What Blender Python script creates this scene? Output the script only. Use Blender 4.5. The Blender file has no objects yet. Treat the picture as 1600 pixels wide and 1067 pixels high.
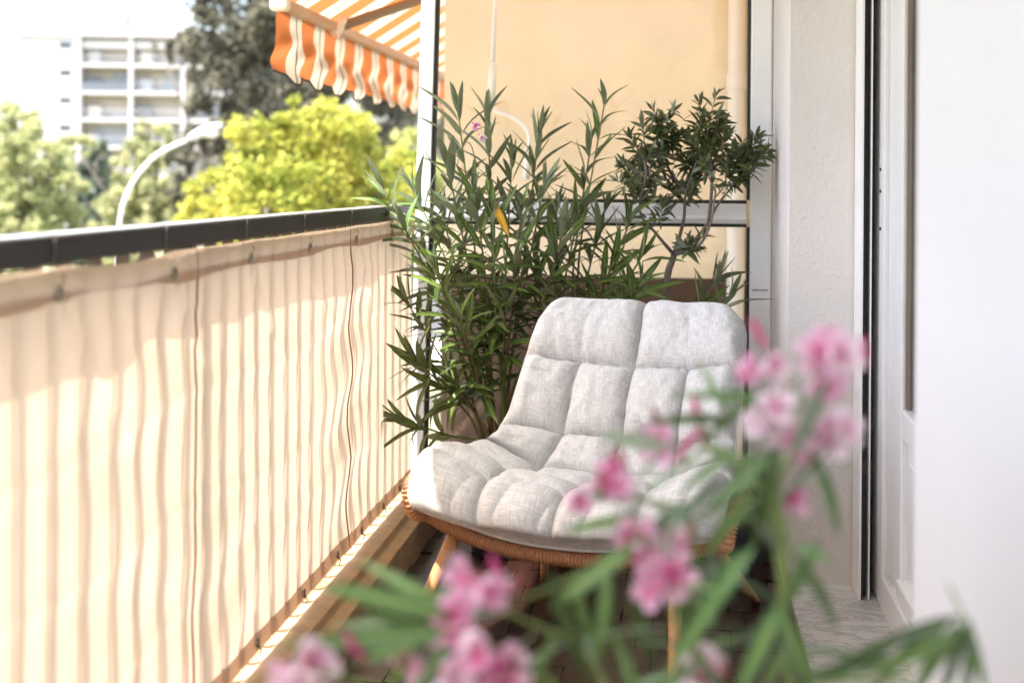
import bpy, bmesh, math, random
from math import sin, cos, pi, radians, sqrt, atan2
from mathutils import Vector, Matrix, noise
random.seed(7)
S = bpy.context.scene
COL = S.collection
# ------------------------------------------------------------------ camera
F_PX, CX, HY = 2200.0, 800.0, 282.0           # focal length and horizon of the 1600 px wide photograph
YAW, ROLL, CAM_H = radians(6.64), radians(0.4), 1.08
R = Matrix.Rotation(YAW, 3, 'Z') @ Matrix.Rotation(radians(90), 3, 'X') @ Matrix.Rotation(ROLL, 3, 'Z')
cd = bpy.data.cameras.new('camera'); cam = bpy.data.objects.new('camera', cd); COL.objects.link(cam)
cam.matrix_world = Matrix.Translation((0, 0, CAM_H)) @ R.to_4x4()
cd.sensor_width = 36; cd.lens = 36 * F_PX / 1600; cd.shift_y = -(533.5 - HY) / 1600
cd.clip_start = .05; cd.clip_end = 2000
cd.dof.use_dof = True; cd.dof.focus_distance = 3.6; cd.dof.aperture_fstop = 2.7
S.camera = cam
# ------------------------------------------------------------------ light
SUN = Vector((-1, -.80, 2.75)).normalized()
w = bpy.data.worlds.new('World'); S.world = w; w.use_nodes = True
wn = w.node_tree.nodes; wl = w.node_tree.links
sky = wn.new('ShaderNodeTexSky'); sky.sky_type = 'NISHITA'; sky.sun_disc = False
sky.sun_elevation = math.asin(SUN.z); sky.sun_rotation = atan2(SUN.x, SUN.y)
sky.air_density = 1.0; sky.dust_density = 4.5; sky.ozone_density = 1.0
wl.new(sky.outputs[0], wn['Background'].inputs[0]); wn['Background'].inputs[1].default_value = .15
ld = bpy.data.lights.new('sun', 'SUN'); ld.energy = 2.75; ld.angle = radians(.5); ld.color = (1, .95, .87)
sun = bpy.data.objects.new('sun', ld); COL.objects.link(sun)
sun.rotation_euler = SUN.to_track_quat('Z', 'Y').to_euler(); sun.location = SUN * 20
S.view_settings.view_transform = 'Standard'; S.view_settings.look = 'None'
S.view_settings.exposure = 2.36; S.view_settings.gamma = 1; S.view_settings.use_curve_mapping = False
S.render.engine = 'CYCLES'
S.cycles.max_bounces = 10; S.cycles.diffuse_bounces = 5; S.cycles.transparent_max_bounces = 12
S.cycles.transmission_bounces = 6; S.cycles.sample_clamp_indirect = 6; S.cycles.caustics_reflective = False
S.cycles.use_denoising = True

def ray(px, py):
    return R @ Vector(((px - CX) / F_PX, (HY - py) / F_PX, -1))
def at(px, py, d=None, x=None, y=None, z=None):
    r = ray(px, py)
    if d is not None: t = d
    elif x is not None: t = x / r.x
    elif y is not None: t = y / r.y
    else: t = (z - CAM_H) / r.z
    return Vector((0, 0, CAM_H)) + r * t

# ------------------------------------------------------------------ materials
def mat(name, col, rough=.6, metal=0, spec=.5, var=0, scale=8, bump=0, bscale=60, trans=0, sheen=0, detail=4, stretch=None, coat=0):
    m = bpy.data.materials.new(name); m.use_nodes = True
    n, l = m.node_tree.nodes, m.node_tree.links
    p = n['Principled BSDF']; out = n['Material Output']
    p.inputs['Base Color'].default_value = (*col, 1); p.inputs['Roughness'].default_value = rough
    p.inputs['Metallic'].default_value = metal; p.inputs['Specular IOR Level'].default_value = spec
    if sheen: p.inputs['Sheen Weight'].default_value = sheen
    if coat: p.inputs['Coat Weight'].default_value = coat; p.inputs['Coat Roughness'].default_value = .15
    tc = n.new('ShaderNodeTexCoord'); src = tc.outputs['Object']
    if stretch:
        mp = n.new('ShaderNodeMapping'); mp.inputs['Scale'].default_value = stretch
        l.new(src, mp.inputs[0]); src = mp.outputs[0]
    colsock = None
    if var:
        nz = n.new('ShaderNodeTexNoise'); nz.inputs['Scale'].default_value = scale; nz.inputs['Detail'].default_value = detail
        nz.inputs['Roughness'].default_value = .65
        l.new(src, nz.inputs['Vector'])
        rp = n.new('ShaderNodeValToRGB'); rp.color_ramp.elements[0].position = .3; rp.color_ramp.elements[1].position = .7
        rp.color_ramp.elements[0].color = (*[max(0, c * (1 - var)) for c in col], 1)
        rp.color_ramp.elements[1].color = (*[min(1, c * (1 + var)) for c in col], 1)
        l.new(nz.outputs[0], rp.inputs[0]); l.new(rp.outputs[0], p.inputs['Base Color']); colsock = rp.outputs[0]
    if bump:
        nb = n.new('ShaderNodeTexNoise'); nb.inputs['Scale'].default_value = bscale; nb.inputs['Detail'].default_value = 3
        l.new(src, nb.inputs['Vector'])
        b = n.new('ShaderNodeBump'); b.inputs['Strength'].default_value = bump; b.inputs['Distance'].default_value = .004
        l.new(nb.outputs[0], b.inputs['Height']); l.new(b.outputs[0], p.inputs['Normal'])
    if trans:
        t = n.new('ShaderNodeBsdfTranslucent'); t.inputs[0].default_value = (*col, 1)
        if colsock: l.new(colsock, t.inputs[0])
        mx = n.new('ShaderNodeMixShader'); mx.inputs[0].default_value = trans
        l.new(p.outputs[0], mx.inputs[1]); l.new(t.outputs[0], mx.inputs[2]); l.new(mx.outputs[0], out.inputs[0])
    return m
def rgb(r, g, b):
    f = lambda c: ((c / 255 + .055) / 1.055) ** 2.4 if c > 10 else c / 255 / 12.92
    return (f(r), f(g), f(b))

def leaf_mat(name, top, under, trans=.25, rough=.35, rnd=.25):
    m = bpy.data.materials.new(name); m.use_nodes = True
    n, l = m.node_tree.nodes, m.node_tree.links
    p = n['Principled BSDF']; out = n['Material Output']; p.inputs['Roughness'].default_value = rough
    uv = n.new('ShaderNodeTexCoord'); sx = n.new('ShaderNodeSeparateXYZ'); l.new(uv.outputs['UV'], sx.inputs[0])
    d = n.new('ShaderNodeMath'); d.operation = 'SUBTRACT'; d.inputs[1].default_value = .5; l.new(sx.outputs[0], d.inputs[0])
    a = n.new('ShaderNodeMath'); a.operation = 'ABSOLUTE'; l.new(d.outputs[0], a.inputs[0])
    rp = n.new('ShaderNodeValToRGB'); rp.color_ramp.elements[0].position = .03; rp.color_ramp.elements[1].position = .09
    rp.color_ramp.elements[0].color = (min(1, top[0] * 2.6 + .04), min(1, top[1] * 2.0 + .04), top[2] * 1.5, 1); rp.color_ramp.elements[1].color = (*top, 1)
    l.new(a.outputs[0], rp.inputs[0])
    geo = n.new('ShaderNodeNewGeometry'); mx = n.new('ShaderNodeMix'); mx.data_type = 'RGBA'
    l.new(geo.outputs['Backfacing'], mx.inputs[0]); l.new(rp.outputs[0], mx.inputs[6]); mx.inputs[7].default_value = (*under, 1)
    oi = n.new('ShaderNodeObjectInfo'); hs = n.new('ShaderNodeHueSaturation')
    mr = n.new('ShaderNodeMapRange'); mr.inputs[3].default_value = 1 - rnd; mr.inputs[4].default_value = 1 + rnd * 1.6
    l.new(oi.outputs['Random'], mr.inputs[0]); l.new(mr.outputs[0], hs.inputs['Value'])
    mh = n.new('ShaderNodeMapRange'); mh.inputs[3].default_value = .485; mh.inputs[4].default_value = .515
    ml = n.new('ShaderNodeMath'); ml.operation = 'FRACT'; mm = n.new('ShaderNodeMath'); mm.operation = 'MULTIPLY'; mm.inputs[1].default_value = 7.3
    l.new(oi.outputs['Random'], mm.inputs[0]); l.new(mm.outputs[0], ml.inputs[0]); l.new(ml.outputs[0], mh.inputs[0]); l.new(mh.outputs[0], hs.inputs['Hue'])
    l.new(mx.outputs[2], hs.inputs['Color']); l.new(hs.outputs[0], p.inputs['Base Color'])
    t = n.new('ShaderNodeBsdfTranslucent'); l.new(hs.outputs[0], t.inputs[0])
    ms = n.new('ShaderNodeMixShader'); ms.inputs[0].default_value = trans
    l.new(p.outputs[0], ms.inputs[1]); l.new(t.outputs[0], ms.inputs[2]); l.new(ms.outputs[0], out.inputs[0])
    return m

M = {}
M['plaster'] = mat('white plaster', (.72, .68, .645), .9, var=.05, scale=3, bump=1.0, bscale=70, detail=8)
M['smooth_wall'] = mat('smooth white wall', (.64, .64, .63), .8, var=.03, scale=2.5, bump=.5, bscale=60, detail=7)
M['white'] = mat('white lacquered metal', (.86, .85, .84), .35, var=.04, scale=5)
M['door'] = mat('white painted wood', (.74, .73, .72), .45, var=.05, scale=7, bump=.3, bscale=40, detail=7)
M['gasket'] = mat('black rubber', (.02, .02, .02), .6)
M['track'] = mat('dark slate rubber', (.04, .05, .055), .5)
M['grime'] = mat('brown paint', (.30, .25, .20), .7, var=.1)
M['rail'] = mat('anthracite painted steel', (.016, .016, .018), .5, bump=.25, bscale=80, var=.35, scale=14)
M['bar'] = mat('brown grey painted steel', (.16, .12, .10), .6, var=.15)
M['cord'] = mat('grey cord', (.22, .20, .18), .8)
M['metal'] = mat('brass eyelet', (.45, .40, .33), .35, metal=1)
M['ledge'] = mat('tan painted concrete', (.50, .34, .19), .65, var=.25, scale=9, bump=.5, bscale=70, detail=7)
M['tile'] = mat('dark brown clay tile', (.024, .0095, .0065), .3, var=.3, scale=14, bump=.2, bscale=30)
M['grout'] = mat('tile grout', (.10, .07, .055), .9, var=.2)
M['slab'] = mat('balcony slab paint', (.72, .70, .66), .9, var=.04, bump=.2)
M['fabric'] = mat('beige screen cloth', (.74, .575, .425), .9, trans=.46, var=.05, scale=2.2, detail=9, bump=.08, bscale=300)
M['hem'] = mat('beige hem cloth', (.66, .50, .38), .9, trans=.5, var=.05, scale=9)
M['seam'] = mat('brown stitching', (.34, .20, .15), .9)
M['pot'] = mat('black plastic pot', (.02, .02, .022), .35)
M['soil'] = mat('potting soil', (.05, .035, .025), 1, var=.4, scale=60, bump=1)
M['stem'] = mat('green brown bark', (.17, .14, .06), .7, var=.3, scale=20)
M['stem_green'] = mat('green shoot', (.16, .22, .06), .6, var=.2, scale=20)
M['bark'] = mat('grey bark', (.17, .14, .12), .85, var=.3, scale=25, bump=.5)
M['wood'] = mat('oiled wood', (.50, .25, .11), .45, var=.25, scale=6, stretch=(40, 40, 3))
M['rope'] = mat('woven rattan rope', (.44, .21, .10), .7, var=.18, scale=150, bump=.2, bscale=400)
M['leaf'] = leaf_mat('oleander leaf', (.082, .142, .034), (.22, .26, .15), .22)
M['leaf_fg'] = leaf_mat('front oleander leaf', (.085, .165, .058), (.32, .40, .28), .4, rnd=.5)
M['leaf_small'] = leaf_mat('small leathery leaf', (.058, .080, .024), (.15, .17, .09), .15)
M['leaf_yellow'] = leaf_mat('yellowed leaf', (.75, .42, .03), (.7, .45, .06), .4)
M['wall_shade'] = mat('wall base shade', (.072, .042, .027), .8, var=.25, scale=3, bump=.3, detail=8)  # brown stands for the shade at the foot of the neighbour's wall
M['cream'] = mat('apricot render', (.88, .76, .58), .9, var=.09, scale=2.2, bump=.6, bscale=45, detail=8)
M['concrete'] = mat('pale concrete', (.62, .58, .54), .9, var=.1)

# woven heather cloth for the cushion
def cloth():
    m = bpy.data.materials.new('heather grey linen'); m.use_nodes = True
    n, l = m.node_tree.nodes, m.node_tree.links; p = n['Principled BSDF']
    p.inputs['Roughness'].default_value = .95; p.inputs['Sheen Weight'].default_value = .15; p.inputs['Specular IOR Level'].default_value = .2
    uv = n.new('ShaderNodeTexCoord')
    def nz(scale, st):
        mp = n.new('ShaderNodeMapping'); mp.inputs['Scale'].default_value = st
        l.new(uv.outputs['UV'], mp.inputs[0]); z = n.new('ShaderNodeTexNoise'); z.inputs['Scale'].default_value = scale
        z.inputs['Detail'].default_value = 2; l.new(mp.outputs[0], z.inputs['Vector']); return z.outputs[0]
    a = nz(33, (1, 10, 1)); b = nz(33, (10, 1, 1))
    ad = n.new('ShaderNodeMath'); ad.operation = 'ADD'; l.new(a, ad.inputs[0]); l.new(b, ad.inputs[1])
    rp = n.new('ShaderNodeValToRGB'); rp.color_ramp.elements[0].position = .38; rp.color_ramp.elements[1].position = .62
    rp.color_ramp.elements[0].color = (.455, .455, .455, 1); rp.color_ramp.elements[1].color = (.66, .66, .66, 1)
    h = n.new('ShaderNodeMath'); h.operation = 'MULTIPLY'; h.inputs[1].default_value = .5; l.new(ad.outputs[0], h.inputs[0])
    l.new(h.outputs[0], rp.inputs[0]); l.new(rp.outputs[0], p.inputs['Base Color'])
    bp = n.new('ShaderNodeBump'); bp.inputs['Strength'].default_value = .9; bp.inputs['Distance'].default_value = .002
    l.new(h.outputs[0], bp.inputs['Height']); l.new(bp.outputs[0], p.inputs['Normal'])
    return m
M['linen'] = cloth()
def glass():
    m = bpy.data.materials.new('window glass'); m.use_nodes = True
    n, l = m.node_tree.nodes, m.node_tree.links; n.remove(n['Principled BSDF'])
    t = n.new('ShaderNodeBsdfTransparent'); t.inputs[0].default_value = (.97, .98, .97, 1)
    g = n.new('ShaderNodeBsdfGlossy'); g.inputs['Roughness'].default_value = .03
    f = n.new('ShaderNodeFresnel'); f.inputs[0].default_value = 1.45
    mx = n.new('ShaderNodeMixShader'); l.new(f.outputs[0], mx.inputs[0]); l.new(t.outputs[0], mx.inputs[1]); l.new(g.outputs[0], mx.inputs[2])
    l.new(mx.outputs[0], n['Material Output'].inputs[0]); return m
M['glass'] = glass()
def marble():
    m = mat('white marble', (.62, .60, .57), .25); n, l = m.node_tree.nodes, m.node_tree.links; p = n['Principled BSDF']
    tc = n.new('ShaderNodeTexCoord'); nz = n.new('ShaderNodeTexNoise'); nz.inputs['Scale'].default_value = 6; nz.inputs['Detail'].default_value = 9
    nz.inputs['Distortion'].default_value = .7; nz.inputs['Roughness'].default_value = .75; l.new(tc.outputs['Object'], nz.inputs['Vector'])
    rp = n.new('ShaderNodeValToRGB'); e = rp.color_ramp.elements; e[0].position = .40; e[0].color = (.78, .77, .75, 1); e[1].position = .60; e[1].color = (.74, .73, .71, 1)
    k = rp.color_ramp.elements.new(.50); k.color = (.50, .49, .48, 1)
    k = rp.color_ramp.elements.new(.44); k.color = (.76, .75, .74, 1)
    k = rp.color_ramp.elements.new(.56); k.color = (.78, .77, .75, 1)
    mp = n.new('ShaderNodeMapping'); mp.inputs['Rotation'].default_value = (0, 0, .9); mp.inputs['Scale'].default_value = (1, 2.6, 1)
    l.new(tc.outputs['Object'], mp.inputs[0]); l.new(mp.outputs[0], nz.inputs['Vector'])
    l.new(nz.outputs[0], rp.inputs[0]); l.new(rp.outputs[0], p.inputs['Base Color']); return m
M['marble'] = marble()

# ------------------------------------------------------------------ helpers
def tag(o, label=None, cat=None, group=None, kind=None):
    for k, v in (('label', label), ('category', cat), ('group', group), ('kind', kind)):
        if v: o[k] = v
    return o
def empty(name, loc=(0, 0, 0), rz=0, parent=None):
    o = bpy.data.objects.new(name, None); COL.objects.link(o); o.location = loc; o.rotation_euler.z = rz
    o.empty_display_size = .1
    if parent: o.parent = parent
    return o
class MB:
    def __init__(s): s.v = []; s.f = []; s.uv = None
    def box(s, x0, x1, y0, y1, z0, z1, T=None):
        b = len(s.v)
        P = [(x0, y0, z0), (x1, y0, z0), (x1, y1, z0), (x0, y1, z0), (x0, y0, z1), (x1, y0, z1), (x1, y1, z1), (x0, y1, z1)]
        if T: P = [tuple(T @ Vector(p)) for p in P]
        s.v += P
        s.f += [tuple(b + i for i in q) for q in ((0, 3, 2, 1), (4, 5, 6, 7), (0, 1, 5, 4), (1, 2, 6, 5), (2, 3, 7, 6), (3, 0, 4, 7))]
        return s
    def tube(s, pts, r, seg=8, cap=True):
        pts = [Vector(p) for p in pts]; rs = r if isinstance(r, (list, tuple)) else [r] * len(pts)
        b = len(s.v); up = None
        for i, p in enumerate(pts):
            t = (pts[min(i + 1, len(pts) - 1)] - pts[max(i - 1, 0)]).normalized()
            if up is None: up = t.orthogonal().normalized()
            up = (up - t * up.dot(t)).normalized(); sd = t.cross(up)
            for k in range(seg):
                a = 2 * pi * k / seg
                s.v.append(tuple(p + (up * cos(a) + sd * sin(a)) * rs[i]))
        for i in range(len(pts) - 1):
            for k in range(seg):
                a, c = b + i * seg + k, b + i * seg + (k + 1) % seg
                s.f.append((a, c, c + seg, a + seg))
        if cap:
            s.f.append(tuple(b + k for k in reversed(range(seg)))); s.f.append(tuple(b + (len(pts) - 1) * seg + k for k in range(seg)))
        return s
    def lathe(s, prof, c=(0, 0, 0), seg=40):
        b = len(s.v)
        for (r, z) in prof:
            for k in range(seg):
                a = 2 * pi * k / seg; s.v.append((c[0] + r * cos(a), c[1] + r * sin(a), c[2] + z))
        for i in range(len(prof) - 1):
            for k in range(seg):
                a, d = b + i * seg + k, b + i * seg + (k + 1) % seg
                s.f.append((a, d, d + seg, a + seg))
        return s
    def mesh(s, name, m, smooth=False):
        me = bpy.data.meshes.new(name); me.from_pydata(s.v, [], s.f); me.update()
        me.materials.append(m)
        if smooth: me.polygons.foreach_set('use_smooth', [True] * len(me.polygons))
        if s.uv:
            u = me.uv_layers.new(name='UV')
            for lp in me.loops: u.data[lp.index].uv = s.uv[lp.vertex_index]
        return me
    def build(s, name, m, parent=None, smooth=False, bevel=0):
        o = bpy.data.objects.new(name, s.mesh(name, m, smooth)); COL.objects.link(o)
        if parent: o.parent = parent
        if bevel:
            md = o.modifiers.new('bevel', 'BEVEL'); md.width = bevel; md.segments = 2; md.limit_method = 'ANGLE'
        return o
def inst(name, me, mtx, parent=None):
    o = bpy.data.objects.new(name, me); COL.objects.link(o); o.matrix_world = mtx
    if parent: o.parent = parent; o.matrix_parent_inverse = PW(parent).inverted()
    return o
def PW(p):
    m = Matrix.LocRotScale(p.location, p.rotation_euler, p.scale)
    return m if not p.parent else PW(p.parent) @ m
def grid(fn, nu, nv, closed=False):
    m = MB(); m.uv = []
    for j in range(nv + 1):
        for i in range(nu + 1):
            p, uv = fn(i / nu, j / nv); m.v.append(tuple(p)); m.uv.append(uv)
    for j in range(nv):
        for i in range(nu):
            a = j * (nu + 1) + i; m.f.append((a, a + 1, a + nu + 2, a + nu + 1))
    return m
def lerp(a, b, t): return a + (b - a) * t
def interp(tab, t):
    if t <= tab[0][0]: return tab[0][1]
    for (a, va), (b, vb) in zip(tab, tab[1:]):
        if t <= b: return va + (vb - va) * (t - a) / (b - a)
    return tab[-1][1]
def smooth_path(pts, n):
    pts = [Vector(p) for p in pts]; P = [pts[0] * 2 - pts[1]] + pts + [pts[-1] * 2 - pts[-2]]; out = []
    m = len(pts) - 1
    for k in range(n + 1):
        t = k / n * m; i = min(int(t), m - 1); f = t - i
        a, b, c, d = P[i:i + 4]
        out.append(.5 * ((2 * b) + (c - a) * f + (2 * a - 5 * b + 4 * c - d) * f * f + (3 * b - a - 3 * c + d) * f ** 3))
    return out
def struct(m, name, material, parent=None, smooth=False, bevel=0, label=None):
    o = m.build(name, material, parent, smooth, bevel)
    if not parent: o['kind'] = 'structure'
    if label: o['label'] = label
    return o

XR, XF = -.825, .297            # railing plane, house front
YN = 5.6
YP = 4.45                      # glass partition
ZS = 2.55                      # underside of the balcony above
# ================================================================== SETTING
GZ = -6.0
g = MB(); g.v = [(-900, -300, GZ), (900, -300, GZ), (900, 1500, GZ), (-900, 1500, GZ)]; g.f = [(0, 1, 2, 3)]
struct(g, 'ground', mat('dry grass and gravel', (.20, .19, .11), .95, var=.35, scale=.6, detail=8))
struct(MB().box(-16, -10.5, -100, 300, GZ - .1, GZ + .01), 'road', mat('asphalt', (.055, .055, .058), .9, var=.15, scale=3))
struct(MB().box(-10.3, -8.4, -100, 300, GZ - .1, GZ + .13), 'pavement', M['concrete'])

# balcony floor with individual tiles
struct(MB().box(-.95, XF, YP + .051, 9.6, -.20, -.002), 'neighbour_floor', mat('dark brown floor', (.028, .016, .012), .5, var=.3, scale=6))
fl = struct(MB().box(-.95, XF, -2.6, YP + .05, -.20, -.004), 'balcony_floor', M['grout'])
tw, tl = .0755, .151
tm = MB().box(-tw / 2 + .0016, tw / 2 - .0016, -tl / 2 + .0016, tl / 2 - .0016, -.003, .004).mesh('tile', M['tile'])
rest = MB()
for j in range(-16, 30):
    yc = YP - .01 - (29 - j) * tl - tl / 2 + .0 if False else .02 + j * tl
    if yc > YP + .1: continue
    off = (j % 2) * tw / 2
    for i in range(-1, 15):
        xc = -.73 + i * tw + off
        if xc < -.70 or xc > XF - tw / 2: continue
        if yc > 2.85 and yc < YP - .05:
            o = inst('tile', tm, Matrix.Translation((xc, yc, random.uniform(-.0008, .0008))) @ Matrix.Rotation(random.uniform(-.006, .006), 4, 'Z') @ Matrix.Rotation(random.uniform(-.008, .008), 4, 'X'), fl)
        else:
            rest.box(xc - tw / 2 + .0016, xc + tw / 2 - .0016, yc - tl / 2 + .0016, yc + tl / 2 - .0016, -.003, .004)
rs_ = rest.build('tiled_area', M['tile'], fl); rs_['kind'] = 'stuff'

# concrete ledge under the railing, stepped towards the floor
def prism(prof, y0, y1, n=1):
    m = MB(); k = len(prof)
    for j in range(n + 1):
        y = y0 + (y1 - y0) * j / n
        m.v += [(x, y, z) for x, z in prof]
    for j in range(n):
        for i in range(k):
            a = j * k + i; b = j * k + (i + 1) % k
            m.f.append((a, a + k, b + k, b))
    m.f.append(tuple(range(k))); m.f.append(tuple(reversed(range(n * k, n * k + k)))); return m
struct(prism([(-.95, -.2), (-.95, .128), (-.842, .128), (-.836, .118), (-.815, .118), (-.809, .124), (-.765, .118), (-.758, .100), (-.728, .092), (-.724, -.2)], -2.6, YP - .03), 'ledge', M['ledge'], bevel=.003)
struct(MB().box(XF + .002, .575, 1.80, 3.798, -.2, .018), 'marble_threshold', M['marble'], bevel=.003)
struct(MB().box(-1.30, 1.5, -2.6, YP + .03, ZS, ZS + .2), 'ceiling_slab', M['slab'])
# house front: near wall, pillar beside the door recess, lintel
struct(MB().box(XF, 1.5, -2.6, 1.80, -.2, ZS), 'wall_near', M['smooth_wall'], bevel=.004)
struct(MB().box(XF, 1.5, 3.80, YP + .1, -.2, ZS), 'wall_pillar', M['plaster'], bevel=.003)
struct(MB().box(.52, 1.5, 1.802, 3.798, 2.2, ZS), 'wall_lintel', M['plaster'])
struct(MB().box(.72, 1.5, 1.802, 3.798, -.2, .03), 'indoor_floor', mat('indoor parquet', (.25, .15, .08), .5))

# ================================================================== SHUTTER TRACK
t = empty('shutter_track', (.484, 3.71, .019)); tag(t, 'white vertical channel with black lining at the corner of the textured pillar', 'shutter track')
MB().box(-.0155, -.0087, -.045, .085, 0, 2.3).build('side_flange', M['white'], t, bevel=.001)
MB().box(.0087, .0125, -.045, .085, 0, 2.3).build('side_flange', M['white'], t, bevel=.001)
MB().box(-.0085, .0085, -.012, .083, 0, 2.3).build('rubber_lining', M['track'], t)
MB().box(-.0085, -.0055, -.043, -.012, 0, 2.3).build('rubber_lip', M['gasket'], t)
# ================================================================== FRENCH DOOR
d = empty('french_door', (.516, 3.795, .02)); tag(d, 'white glazed door with a moulded lower panel, recessed above the marble threshold', 'door')
XD = 0
MB().box(0, .05, -.20, 0, 0, 2.18).build('door_frame', M['door'], d, bevel=.003)
MB().box(-.012, -.001, -.012, 0, 0, 2.18).build('edge_bead', M['grime'], d)
MB().box(.012, .055, -.41, -.202, .09, 2.16).build('stile', M['door'], d, bevel=.004)
MB().box(.012, .055, -1.96, -1.60, .09, 2.16).build('stile', M['door'], d, bevel=.004)
MB().box(-.004, .06, -1.96, -.202, 0, .088).build('bottom_rail', M['door'], d, bevel=.005)
MB().box(.002, .05, -1.598, -.412, .092, .135).build('kick_moulding', M['door'], d, bevel=.006)
MB().box(.012, .055, -1.598, -.412, .46, .53).build('lock_rail', M['door'], d, bevel=.005)
MB().box(.028, .045, -1.598, -.412, .137, .458).build('lower_panel', M['door'], d)
MB().box(.018, .028, -1.52, -.48, .18, .42).build('raised_panel', M['door'], d, bevel=.006)
MB().box(.020, .04, -.424, -.412, .532, 2.16).build('glazing_bead', M['grime'], d)
MB().box(.030, .036, -1.598, -.426, .532, 2.16).build('pane', M['glass'], d)
MB().box(.012, .055, -1.598, -.412, 2.05, 2.16).build('top_rail', M['door'], d)
for z in (1.035, 1.09, .94): MB().box(-.0035, .001, -.15, -.142, z, z + .008).build('screw', M['gasket'], d)
def cur(u, v):
    return Vector((.70 + .02 * sin(u * 60) + .008 * sin(u * 23 + 1), 3.7 - u * 1.75, .05 + v * 2.1)), (u, v)
c = grid(cur, 160, 2).build('indoor_curtain', mat('grey curtain', (.20, .175, .165), .9), smooth=True); tag(c, 'pale grey curtain hanging behind the glass of the white door', 'curtain')

# ================================================================== GLASS PARTITION
pt = empty('glass_partition', (-.80, YP, 0)); tag(pt, 'white framed glass partition at the far end of the balcony, leaves in front of it', 'partition')
LEAN = .021      # the left post leans slightly outwards at the bottom
def post(x0, x1, y0, y1, z0, z1, lean=LEAN):
    m = MB().box(x0, x1, y0, y1, z0, z1)
    m.v = [(x + lean * (z - 1.0), y, z) for x, y, z in m.v]; return m
L0 = at(652, 330, y=YP).x + .80      # left edge of the post at rail height, local
W = XF + .80
post(L0, L0 + .046, -.03, .03, .02, ZS - .002).build('post', M['white'], pt, bevel=.003)
post(L0 + .0465, L0 + .054, -.018, .018, .10, ZS - .002).build('gasket', M['gasket'], pt)
MB().box(W - .068, W - .006, -.03, .03, .02, ZS - .002).build('post', M['white'], pt, bevel=.004)
MB().box(W - .060, W - .012, -.034, -.030, .745, .747).build('joint', M['gasket'], pt)
GR = W - .0775
MB().box(GR, W - .0685, -.018, .018, .10, .939).build('gasket', M['gasket'], pt)
MB().box(GR, W - .0685, -.018, .018, 1.023, ZS - .002).build('gasket', M['gasket'], pt)
MB().box(L0 + .056, GR, -.028, .028, .949, 1.011).build('middle_rail', M['white'], pt, bevel=.004)
MB().box(L0 + .058, GR, -.036, -.028, .960, .968).build('rail_bead', M['white'], pt, bevel=.001)
MB().box(L0 + .056, GR, -.012, .012, 1.012, 1.023).build('gasket', M['gasket'], pt)
MB().box(L0 + .056, GR, -.012, .012, .939, .948).build('gasket', M['gasket'], pt)
MB().box(L0 + .03, GR, -.028, .028, .02, .085).build('bottom_rail', M['white'], pt, bevel=.004)
MB().box(L0 + .03, GR, -.012, .012, .086, .096).build('gasket', M['gasket'], pt)
def pane(z0, z1):
    m = MB().box(L0 + .05, GR, -.003, .003, z0, z1)
    m.v = [(x + (LEAN * (z - 1.0) if x < .5 else 0), y, z) for x, y, z in m.v]; return m
pane(1.024, ZS - .002).build('pane', M['glass'], pt)
pane(.097, .938).build('pane', M['glass'], pt)

# ================================================================== RAILING
rl = empty('balcony_railing', (XR - .03, 0, .12)); tag(rl, 'dark steel handrail on thin flat bars along the open left side of the balcony', 'railing')
def loc(o): return o
ZT = .999
hr = MB().box(-.022, .022, -2.5, YP - .06, ZT - .037 - .12, ZT - .12).build('handrail', M['rail'], rl, bevel=.003)
MB().box(-.028, .022, -2.5, YP - .06, ZT - .1195, ZT - .1165).build('top_cap', mat('bare aluminium cap', (.62, .60, .57), .3, metal=.6), rl)
MB().box(-.022, .0, -2.5, YP - .06, .020, .032).build('bottom_rail', M['bar'], rl)
bm_ = MB().box(-.001, .0205, -.003, .0035, .033, ZT - .0375 - .12).mesh('baluster', M['bar'])
y = -2.45
while y < YP - .08:
    inst('baluster', bm_, Matrix.Translation((XR - .03, y, .12)), rl); y += .103
for y in (-2.3, at(298, 500, x=XR - .02).y, 4.36):
    MB().box(-.026, .012, y - .006, y + .006, .0, ZT - .0375 - .12).build('post', M['rail'], rl)

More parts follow.
